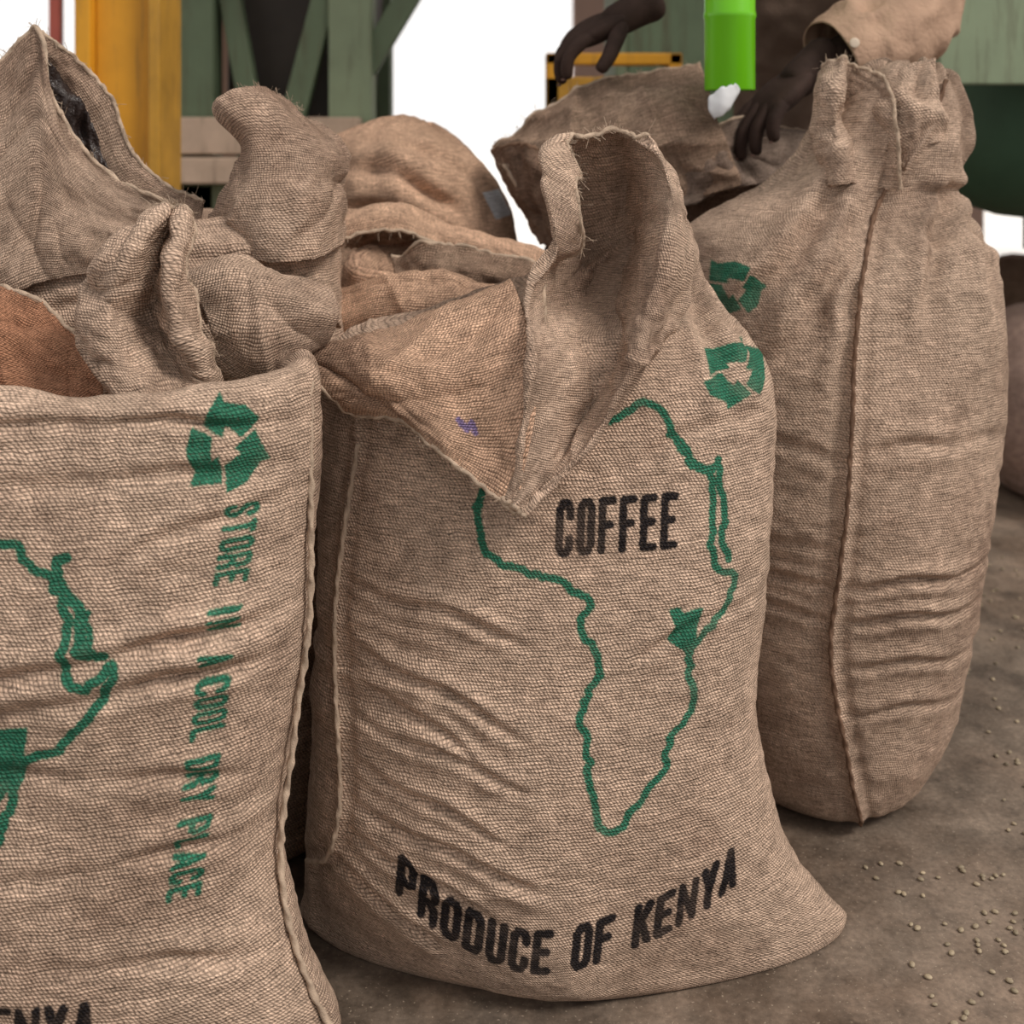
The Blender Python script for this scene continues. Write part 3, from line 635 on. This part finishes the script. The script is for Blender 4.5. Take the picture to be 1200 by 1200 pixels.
# ================================================================== FAR RIGHT SACKS
E = empty('jute_coffee_sack')
rows = [(.0, 1.50, 2.1, 3.2, 3.7, 2), (.02, 1.42, 2.2, 3.15, 3.75, 2), (.12, 1.36, 2.25, 3.1, 3.8, 2.2), (.3, 1.32, 2.26, 3.1, 3.8, 2.2), (.42, 1.35, 2.2, 3.15, 3.75, 2.1), (.50, 1.42, 2.1, 3.22, 3.68, 2), (.55, 1.56, 1.95, 3.35, 3.6, 2), (.57, 1.72, 1.85, 3.42, 3.5, 2)]
sack_body('body', rows, M_PINK, E, 160, 120, make_disp(151, .012))
rope('side_seam', [(1.5, 3.14, .05), (1.47, 3.13, .2), (1.5, 3.14, .35), (1.6, 3.22, .5)], .006, M_ROPE, E)
E = empty('jute_coffee_sack')
rows = [(.0, 2.06, 2.5, 4.9, 5.3, 2), (.02, 2.0, 2.6, 4.85, 5.35, 2), (.15, 1.98, 2.65, 4.82, 5.38, 2.1), (.33, 1.99, 2.62, 4.85, 5.35, 2), (.44, 2.03, 2.5, 4.9, 5.3, 2), (.50, 2.08, 2.3, 5.0, 5.2, 2)]
sack_body('body', rows, M_DARK, E, 120, 100, make_disp(155, .015))
rope('side_seam', [(2.2, 4.83, .05), (2.18, 4.81, .2), (2.2, 4.84, .35), (2.22, 4.95, .48)], .006, M_ROPE, E)

# ================================================================== ROOM
box('floor', -6, 8, -2.5, 8.2, -.1, 0, M_CONC, None, 0)
box('ground_outside', -30, 30, 8.2, 60, -.1, -.005, M_GND, None, 0)
box('wall_back', -2.45, -.95, 8.1, 8.3, 0, 3.6, M_PLASD, None, 0)
box('wall_back_middle', .42, 3.2, 8.1, 8.3, 0, 3.6, M_PLAS, None, 0)
box('added_ceiling', -6, 8, 2.6, 8.4, 3.6, 3.7, M_CEIL, None, 0)  # unseen roof, added to dim the sky light; left open over the sacks
box('wall_boundary_outside', 5.0, 16, 15.6, 15.9, -.01, .75, M_BEIGE, None, .01)

E = empty('yellow_steel_column')
box('web', -1.06, -.91, 3.04, 3.16, 0, 3.6, M_YEL, E)
box('flange_left', -1.10, -1.06, 3.0, 3.2, 0, 3.6, M_YEL, E)
box('flange_right', -.915, -.885, 3.0, 3.2, 0, 3.6, M_YELD, E)
box('base_plate', -1.16, -.83, 2.94, 3.26, 0, .02, M_YELD, E)
E = empty('red_steel_post')
box('shaft', -1.63, -1.59, 4.2, 4.24, 0, 3.6, M_RED, E); box('foot', -1.67, -1.55, 4.16, 4.28, 0, .02, M_RED, E)
E = empty('pink_door_post')
box('shaft', -1.60, -1.52, 5.4, 5.5, 0, 3.6, M_PLAS, E); box('shaft_red_edge', -1.52, -1.49, 5.4, 5.5, 0, 3.6, M_RED, E)

E = empty('green_hopper_frame')
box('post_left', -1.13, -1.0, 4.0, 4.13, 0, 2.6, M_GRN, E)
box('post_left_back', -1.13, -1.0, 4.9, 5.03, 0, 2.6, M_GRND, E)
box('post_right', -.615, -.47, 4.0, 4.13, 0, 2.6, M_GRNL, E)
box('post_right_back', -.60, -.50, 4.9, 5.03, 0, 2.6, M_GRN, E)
beam('brace_left', (-.98, 4.07, 1.62), (-.86, 4.07, .95), .07, .06, M_GRN, E)
beam('brace_right', (-.75, 4.05, 1.05), (-.60, 4.05, 1.62), .08, .06, M_GRN, E)
beam('brace_outer', (-.50, 4.06, 1.25), (-.20, 4.06, 1.75), .08, .06, M_GRN, E)
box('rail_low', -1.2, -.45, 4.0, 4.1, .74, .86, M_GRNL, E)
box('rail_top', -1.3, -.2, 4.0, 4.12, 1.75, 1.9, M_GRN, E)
v = [(-1.0, 4.2, 1.9), (-.5, 4.2, 1.9), (-.5, 4.9, 1.9), (-1.0, 4.9, 1.9), (-.99, 4.15, 1.0), (-.56, 4.15, 1.0), (-.56, 4.8, 1.0), (-.99, 4.8, 1.0)]
f = [(0, 1, 5, 4), (1, 2, 6, 5), (2, 3, 7, 6), (3, 0, 4, 7), (4, 5, 6, 7), (0, 3, 2, 1)]
bevel(obj_from('hopper', v, f, M_DKW, E, False), .01)
E = empty('wooden_plank')
box('board', -1.20, -.50, 3.86, 3.99, .965, 1.085, M_WOOD, E, .006)
box('board_lower', -1.20, -.56, 3.84, 3.98, .87, .955, M_WOOD, E, .006)
box('leg_left', -1.18, -1.12, 3.88, 3.96, 0, .95, M_WOOD, E); box('leg_right', -.62, -.56, 3.88, 3.96, 0, .95, M_WOOD, E)

E = empty('yellow_guard_frame')
box('rail', .10, .50, 3.5, 3.58, 1.06, 1.20, M_YELD, E); box('rail_upper', .10, .50, 3.5, 3.58, 1.235, 1.27, M_YEL, E)
box('leg_left', .10, .14, 3.5, 3.58, 0, 1.27, M_YEL, E); box('leg_right', .46, .50, 3.5, 3.58, 0, 1.27, M_YEL, E)
E = empty('pale_green_machine_cabinet')
box('cabinet', .33, .75, 3.8, 4.3, .02, 1.9, M_GRNL, E, .02); box('door_panel', .37, .71, 3.785, 3.80, .2, 1.7, M_GRN, E, .006)
box('feet', .36, .72, 3.85, 4.25, 0, .02, M_GRND, E, 0)

def lathe(name, prof, cx, cy, mat, parent, K=64):
    V = []
    for r, h in prof:
        for j in range(K):
            a = 2*PI*j/K; V.append((cx+r*math.cos(a), cy+r*math.sin(a), h))
    F = [(i*K+j, i*K+(j+1) % K, (i+1)*K+(j+1) % K, (i+1)*K+j) for i in range(len(prof)-1) for j in range(K)]
    F += [tuple(range(K))[::-1], tuple((len(prof)-1)*K+j for j in range(K))]
    o = obj_from(name, V, F, mat, parent); bevel(o, .003); return o
E = empty('green_hopper_machine')
lathe('bowl', [(.05, .79), (.14, .80), (.23, .83), (.30, .89), (.335, .98), (.345, 1.08), (.345, 1.65), (.36, 1.655), (.36, 1.7)], 1.54, 3.45, M_GRND, E)
box('side_panel', 1.08, 2.42, 3.02, 3.07, 1.16, 2.0, M_GRNL, E)
lathe('outlet_collar', [(.06, .70), (.06, .80)], 1.54, 3.45, M_GRND, E, 32)
box('leg_front', 2.35, 2.42, 3.0, 3.07, 0, 2.0, M_GRN, E); box('leg_back', 2.35, 2.42, 3.9, 3.97, 0, 2.0, M_GRN, E)
box('bearer', 1.2, 2.42, 3.82, 3.88, 1.5, 1.6, M_GRN, E)

E = empty('bright_green_pipe')
lathe('pipe', [(.036, 1.115), (.044, 1.115), (.044, 1.24), (.0455, 1.243), (.0455, 1.25), (.044, 1.253), (.044, 2.6), (.036, 2.6)], .381, 2.09, M_TUBE, E, 48)
cloth('paper_tag', [[(.335, 2.04, 1.102), (.355, 2.035, 1.118), (.385, 2.04, 1.125)], [(.335, 2.035, 1.08), (.36, 2.03, 1.088), (.390, 2.04, 1.11)], [(.345, 2.035, 1.065), (.355, 2.03, 1.07), (.37, 2.035, 1.08)]], M_PAPER, E, .004, .002, 161, fr=30, thick=.0008, nf=4, fa=.003)

# ================================================================== BEANS
V = []; F = []
bm = bmesh.new(); bmesh.ops.create_icosphere(bm, subdivisions=2, radius=1)
bv = [tuple(v.co) for v in bm.verts]; bf = [tuple(v.index for v in f.verts) for f in bm.faces]; bm.free()
rnd = random.Random(11); cnt = 0
while cnt < 1150:
    y = 1.36+rnd.random()**1.15*3.6; x = .44+rnd.random()*(.55*y-.2)
    if x < .80 and 1.72 < y < 2.2 and not (x > .735 and y < 1.9): continue
    if x < .50 and y < 1.8: continue
    if x > 1.2 and 3.0 < y < 3.9: continue
    cl = vn(np.array([x*3.]), np.array([y*3.]), 5)[0]
    if cl < rnd.uniform(-1.6, .7): continue
    a = rnd.random()*PI; s = rnd.uniform(.7, 1.1)
    o = len(V); ca, sa = math.cos(a), math.sin(a)
    for (p, q, r) in bv:
        if r > .3 and abs(q) < .25: r *= .8
        X = p*.0050*s; Y = q*.0036*s; Z = r*.0025*s+.0023
        V.append((x+X*ca-Y*sa, y+X*sa+Y*ca, max(Z, .0003)))
    F += [tuple(i+o for i in f) for f in bf]; cnt += 1
obj_from('spilled_coffee_beans', V, F, M_BEAN)

# ================================================================== WORKER
cl_tex = bpy.data.textures.new('cloth_wrinkle', 'CLOUDS'); cl_tex.noise_scale = .08; cl_tex.noise_depth = 1
def skin(name, verts, edges, radii, mat, parent, sub=2, root=0, wr=0):
    me = bpy.data.meshes.new(name); me.from_pydata(verts, edges, []); me.materials.append(mat)
    o = bpy.data.objects.new(name, me); COL.objects.link(o); o.parent = parent
    m = o.modifiers.new('skin', 'SKIN'); m.use_smooth_shade = True
    for i, sv in enumerate(me.skin_vertices[0].data):
        r = radii[i]; sv.radius = (r, r) if not isinstance(r, tuple) else r; sv.use_root = (i == root)
    s = o.modifiers.new('sub', 'SUBSURF'); s.levels = sub; s.render_levels = sub
    if wr:
        s.levels = s.render_levels = 5
        d = o.modifiers.new('wrinkle', 'DISPLACE'); d.texture = cl_tex; d.strength = wr; d.mid_level = .5
    return o
W = empty('worker')
sv = [(.66, 2.86, .96), (.66, 2.83, 1.10), (.655, 2.74, 1.27), (.65, 2.64, 1.42), (.645, 2.58, 1.50),
      (.53, 2.62, 1.44), (.455, 2.58, 1.42), (.36, 2.46, 1.47), (.30, 2.36, 1.49), (.245, 2.29, 1.38), (.225, 2.265, 1.32),
      (.77, 2.62, 1.44), (.83, 2.56, 1.40)]
se = [(0, 1), (1, 2), (2, 3), (3, 4), (3, 5), (5, 6), (6, 7), (7, 8), (8, 9), (9, 10), (3, 11), (11, 12)]
sr = [.145, .14, .15, .13, .06, .085, .075, .062, .055, .048, .044, .085, .078]
skin('shirt', sv, se, sr, M_SHIRTD, W, wr=.03)

def sleeve(name, path, radii, mat, parent, seed=5):
    n = 150; K = 72
    A = hermite(np.array([(*p, r) for p, r in zip(path, radii)]), n); P = A[:, :3]; R = A[:, 3]
    T = np.gradient(P, axis=0); T /= np.linalg.norm(T, axis=1)[:, None]
    S = np.cross(T, [0, 0, 1.]); S /= np.linalg.norm(S, axis=1)[:, None]; N = np.cross(S, T)
    t = np.linspace(0, 1, n)[:, None]; a = np.linspace(0, 2*PI, K, endpoint=False)[None]
    c = np.cos(a)+0*t; s = np.sin(a)+0*t
    fold = 1-2*np.abs(vn(t*11+c*1.3, s*1.6+c+5, seed))
    fold2 = vn(t*24+s*2, c*3+9, seed+1)
    rr = R[:, None]*(1+.15*fold*(1-sstep(.88, .94, t))+.05*fold2) + .004*sstep(.885, .895, t)
    V = P[:, None]+rr[:, :, None]*(c[:, :, None]*S[:, None]+s[:, :, None]*N[:, None]*1.0)
    F = [(i*K+j, i*K+(j+1) % K, (i+1)*K+(j+1) % K, (i+1)*K+j) for i in range(n-1) for j in range(K)]
    o = obj_from(name, V.reshape(-1, 3).tolist(), F, mat, parent)
    m = o.modifiers.new('thick', 'SOLIDIFY'); m.thickness = .003; m.offset = -1
sleeve('rolled_sleeve', [(.79, 2.60, 1.43), (.83, 2.52, 1.40), (.815, 2.40, 1.34), (.765, 2.30, 1.27), (.70, 2.235, 1.22), (.62, 2.20, 1.185), (.585, 2.19, 1.170)],
       [.085, .084, .082, .082, .082, .080, .076], M_SHIRT, W)
skin('left_forearm', [(.78, 2.32, 1.28), (.70, 2.235, 1.225), (.585, 2.19, 1.175), (.535, 2.175, 1.150)], [(0, 1), (1, 2), (2, 3)], [.045, .046, .038, .033], M_SKIN, W)
tv = [(.66, 2.87, .97), (.57, 2.87, .85), (.56, 2.86, .50), (.56, 2.88, .12), (.75, 2.87, .85), (.76, 2.84, .50), (.77, 2.88, .12)]
skin('trousers', tv, [(0, 1), (1, 2), (2, 3), (0, 4), (4, 5), (5, 6)], [.14, .10, .075, .06, .10, .075, .06], M_TROU, W, wr=.02)
for sx, nm in ((.56, 'boot_right'), (.77, 'boot_left')):
    skin(nm, [(sx, 2.90, .06), (sx, 2.82, .05), (sx, 2.70, .038)], [(0, 1), (1, 2)], [.05, .045, .036], M_HAIR, W)
hc = Vector((.63, 2.50, 1.66))
bm = bmesh.new(); bmesh.ops.create_uvsphere(bm, u_segments=48, v_segments=36, radius=1)
for v in bm.verts:
    x, y, z = v.co
    X = x*.075; Y = y*.095; Z = z*.115
    if z < 0: X *= 1+.25*z; Y *= 1+.12*z
    g = math.exp(-((x/.16)**2+((z+.05)/.16)**2))*(y < 0); Y -= .02*g
    for ex in (-.38, .38):
        Y += .012*math.exp(-(((x-ex)/.18)**2+((z-.08)/.12)**2))*(y < 0)
    Y -= .008*math.exp(-((x/.3)**2+((z+.45)/.07)**2))*(y < 0) - .006*math.exp(-((x/.3)**2+((z+.38)/.03)**2))*(y < 0)
    v.co = (X, Y, Z)
me = bpy.data.meshes.new('head'); bm.to_mesh(me); bm.free(); me.materials.append(M_SKIN)
for p in me.polygons: p.use_smooth = True
hd = bpy.data.objects.new('head', me); COL.objects.link(hd); hd.parent = W; hd.location = hc; hd.rotation_euler = (.45, 0, -.1)
def ball(name, loc, sc, mat, par):
    bm = bmesh.new(); bmesh.ops.create_uvsphere(bm, u_segments=20, v_segments=14, radius=1)
    for v in bm.verts: v.co = (v.co.x*sc[0], v.co.y*sc[1], v.co.z*sc[2])
    me = bpy.data.meshes.new(name); bm.to_mesh(me); bm.free(); me.materials.append(mat)
    for p in me.polygons: p.use_smooth = True
    o = bpy.data.objects.new(name, me); COL.objects.link(o); o.parent = par; o.location = loc; return o
for s in (-1, 1):
    ball('eye', (s*.029, -.076, .009), (.012, .010, .008), M_EYE, hd); ball('pupil', (s*.029, -.085, .008), (.005, .003, .005), M_HAIR, hd)
    ball('ear', (s*.075, .005, -.005), (.010, .018, .030), M_SKIN, hd)
ball('hair', (0, .012, .022), (.081, .096, .104), M_HAIR, hd)
skin('neck', [(.645, 2.60, 1.48), (.635, 2.54, 1.58)], [(0, 1)], [.055, .052], M_SKIN, W)

def hand(name, wrist, f, s, curls, par, thumb_in=.5, S=1.12):
    w = Vector(wrist); f = Vector(f).normalized(); s = Vector(s); s = (s-f*s.dot(f)).normalized()
    n = f.cross(s)
    if n.z > 0: n = -n
    vs = []; ed = []; rd = []
    def add(p, r): vs.append(tuple(p)); rd.append(r); return len(vs)-1
    r0 = add(w, .030*S); a = add(w-f*.08, .036*S); ed.append((r0, a))
    pm = add(w+f*.035*S, (.034*S, .017*S)); ed.append((r0, pm))
    skin(name+'_wrist', vs, ed, rd, M_SKIN, par)
    bm = bmesh.new(); bmesh.ops.create_uvsphere(bm, u_segments=28, v_segments=20, radius=1)
    R = Matrix((s, f, n)).transposed()
    for v in bm.verts:
        x, y, z = v.co
        x = math.copysign(abs(x)**.75, x)
        v.co = R @ (Vector((x*.041*(1+.12*y), y*.056, z*.0185 - .006*x*x))*S) + w+f*.050*S
    me = bpy.data.meshes.new(name+'_palm'); bm.to_mesh(me); bm.free(); me.materials.append(M_SKIN)
    for p in me.polygons: p.use_smooth = True
    o = bpy.data.objects.new(name+'_palm', me); COL.objects.link(o); o.parent = par
    offs = [.031, .0105, -.010, -.029]; lens = [.070, .080, .075, .058]; kf = [.090, .094, .089, .080]
    for i in range(4):
        c = curls[i]; d = (f+s*offs[i]*3.2).normalized()
        p = w+(f*(kf[i]-.045)+s*offs[i]*.8)*S; V = [tuple(p)]; rr = [.0098*S]
        p = w+(f*kf[i]+s*offs[i]-n*.004)*S; V.append(tuple(p)); rr.append(.0122*S)
        ang = c*.55
        for L, r, inc in ((.46, .0110, c), (.30, .0104, c*.7), (.24, .0088, 0)):
            dd = (d*math.cos(ang)+n*math.sin(ang)); p = p+dd*lens[i]*L*S; V.append(tuple(p)); rr.append(r*S); ang += inc
        skin(name+'_finger_%d' % (i+1), V, [(k, k+1) for k in range(4)], rr, M_SKIN, par)
        nl = p-dd*.004-(n*math.cos(ang)-d*math.sin(ang))*.0072*S
        ball(name+'_nail_%d' % (i+1), nl, (.0042, .0045, .0025), M_NAIL, par)
    p0 = w+(f*.018+s*.018+n*.004)*S; p1 = w+(f*.042+s*.046+n*.012)*S; p2 = p1+(f*.8+s*.45+n*thumb_in).normalized()*.036*S; p3 = p2+(f*.95+s*.05+n*thumb_in).normalized()*.028*S
    skin(name+'_thumb', [tuple(p0), tuple(p1), tuple(p2), tuple(p3)], [(0, 1), (1, 2), (2, 3)], [.0155*S, .014*S, .0125*S, .0105*S], M_SKIN, par)
hand('right_hand', (.215, 2.25, 1.262), (-.80, -.15, -.42), (0, -1, -.35), (.6, .7, .8, .85), W, S=1.2)
hand('left_hand', (.535, 2.175, 1.150), (-.72, -.30, -.62), (-.35, .9, .1), (.35, .45, .5, .55), W, S=1.25)
bt = lathe('button', [(.007, 0), (.009, .001), (.009, .003), (.0065, .0035)], 0, 0, M_BTN, W, 24)
bt.location = (.604, 2.108, 1.200); bt.rotation_euler = (PI/2, 0, 0)

# ================================================================== LIGHT
# sky: open bright daylight beyond the shed, dimmer on the camera side
w = bpy.data.worlds.new('sky'); scene.world = w; w.use_nodes = True
wt = w.node_tree; bg = wt.nodes['Background']; bg.inputs[0].default_value = (1, .975, .95, 1)
tc = wt.nodes.new('ShaderNodeTexCoord'); sp = wt.nodes.new('ShaderNodeSeparateXYZ'); mr = wt.nodes.new('ShaderNodeMapRange')
wt.links.new(tc.outputs['Generated'], sp.inputs[0]); wt.links.new(sp.outputs[1], mr.inputs[0])
for i, q in enumerate((-.55, .45, .68, 1.10)): mr.inputs[i+1].default_value = q
wt.links.new(mr.outputs[0], bg.inputs[1])
sun = bpy.data.lights.new('sun', 'SUN'); sun.energy = 2.35; sun.angle = math.radians(18); sun.color = (1, .925, .84)
so = bpy.data.objects.new('sun', sun); COL.objects.link(so)
so.rotation_euler = Vector((-.64, .40, -.80)).to_track_quat('-Z', 'Y').to_euler()

cam = bpy.data.cameras.new('camera'); co = bpy.data.objects.new('camera', cam); COL.objects.link(co)
co.location = (0, 0, 1.05); co.rotation_euler = (PI/2, 0, 0)
cam.sensor_width = 36; cam.lens = 42; cam.shift_y = -.375; cam.clip_start = .05
cam.dof.use_dof = True; cam.dof.focus_distance = 1.42; cam.dof.aperture_fstop = 4.5
scene.camera = co
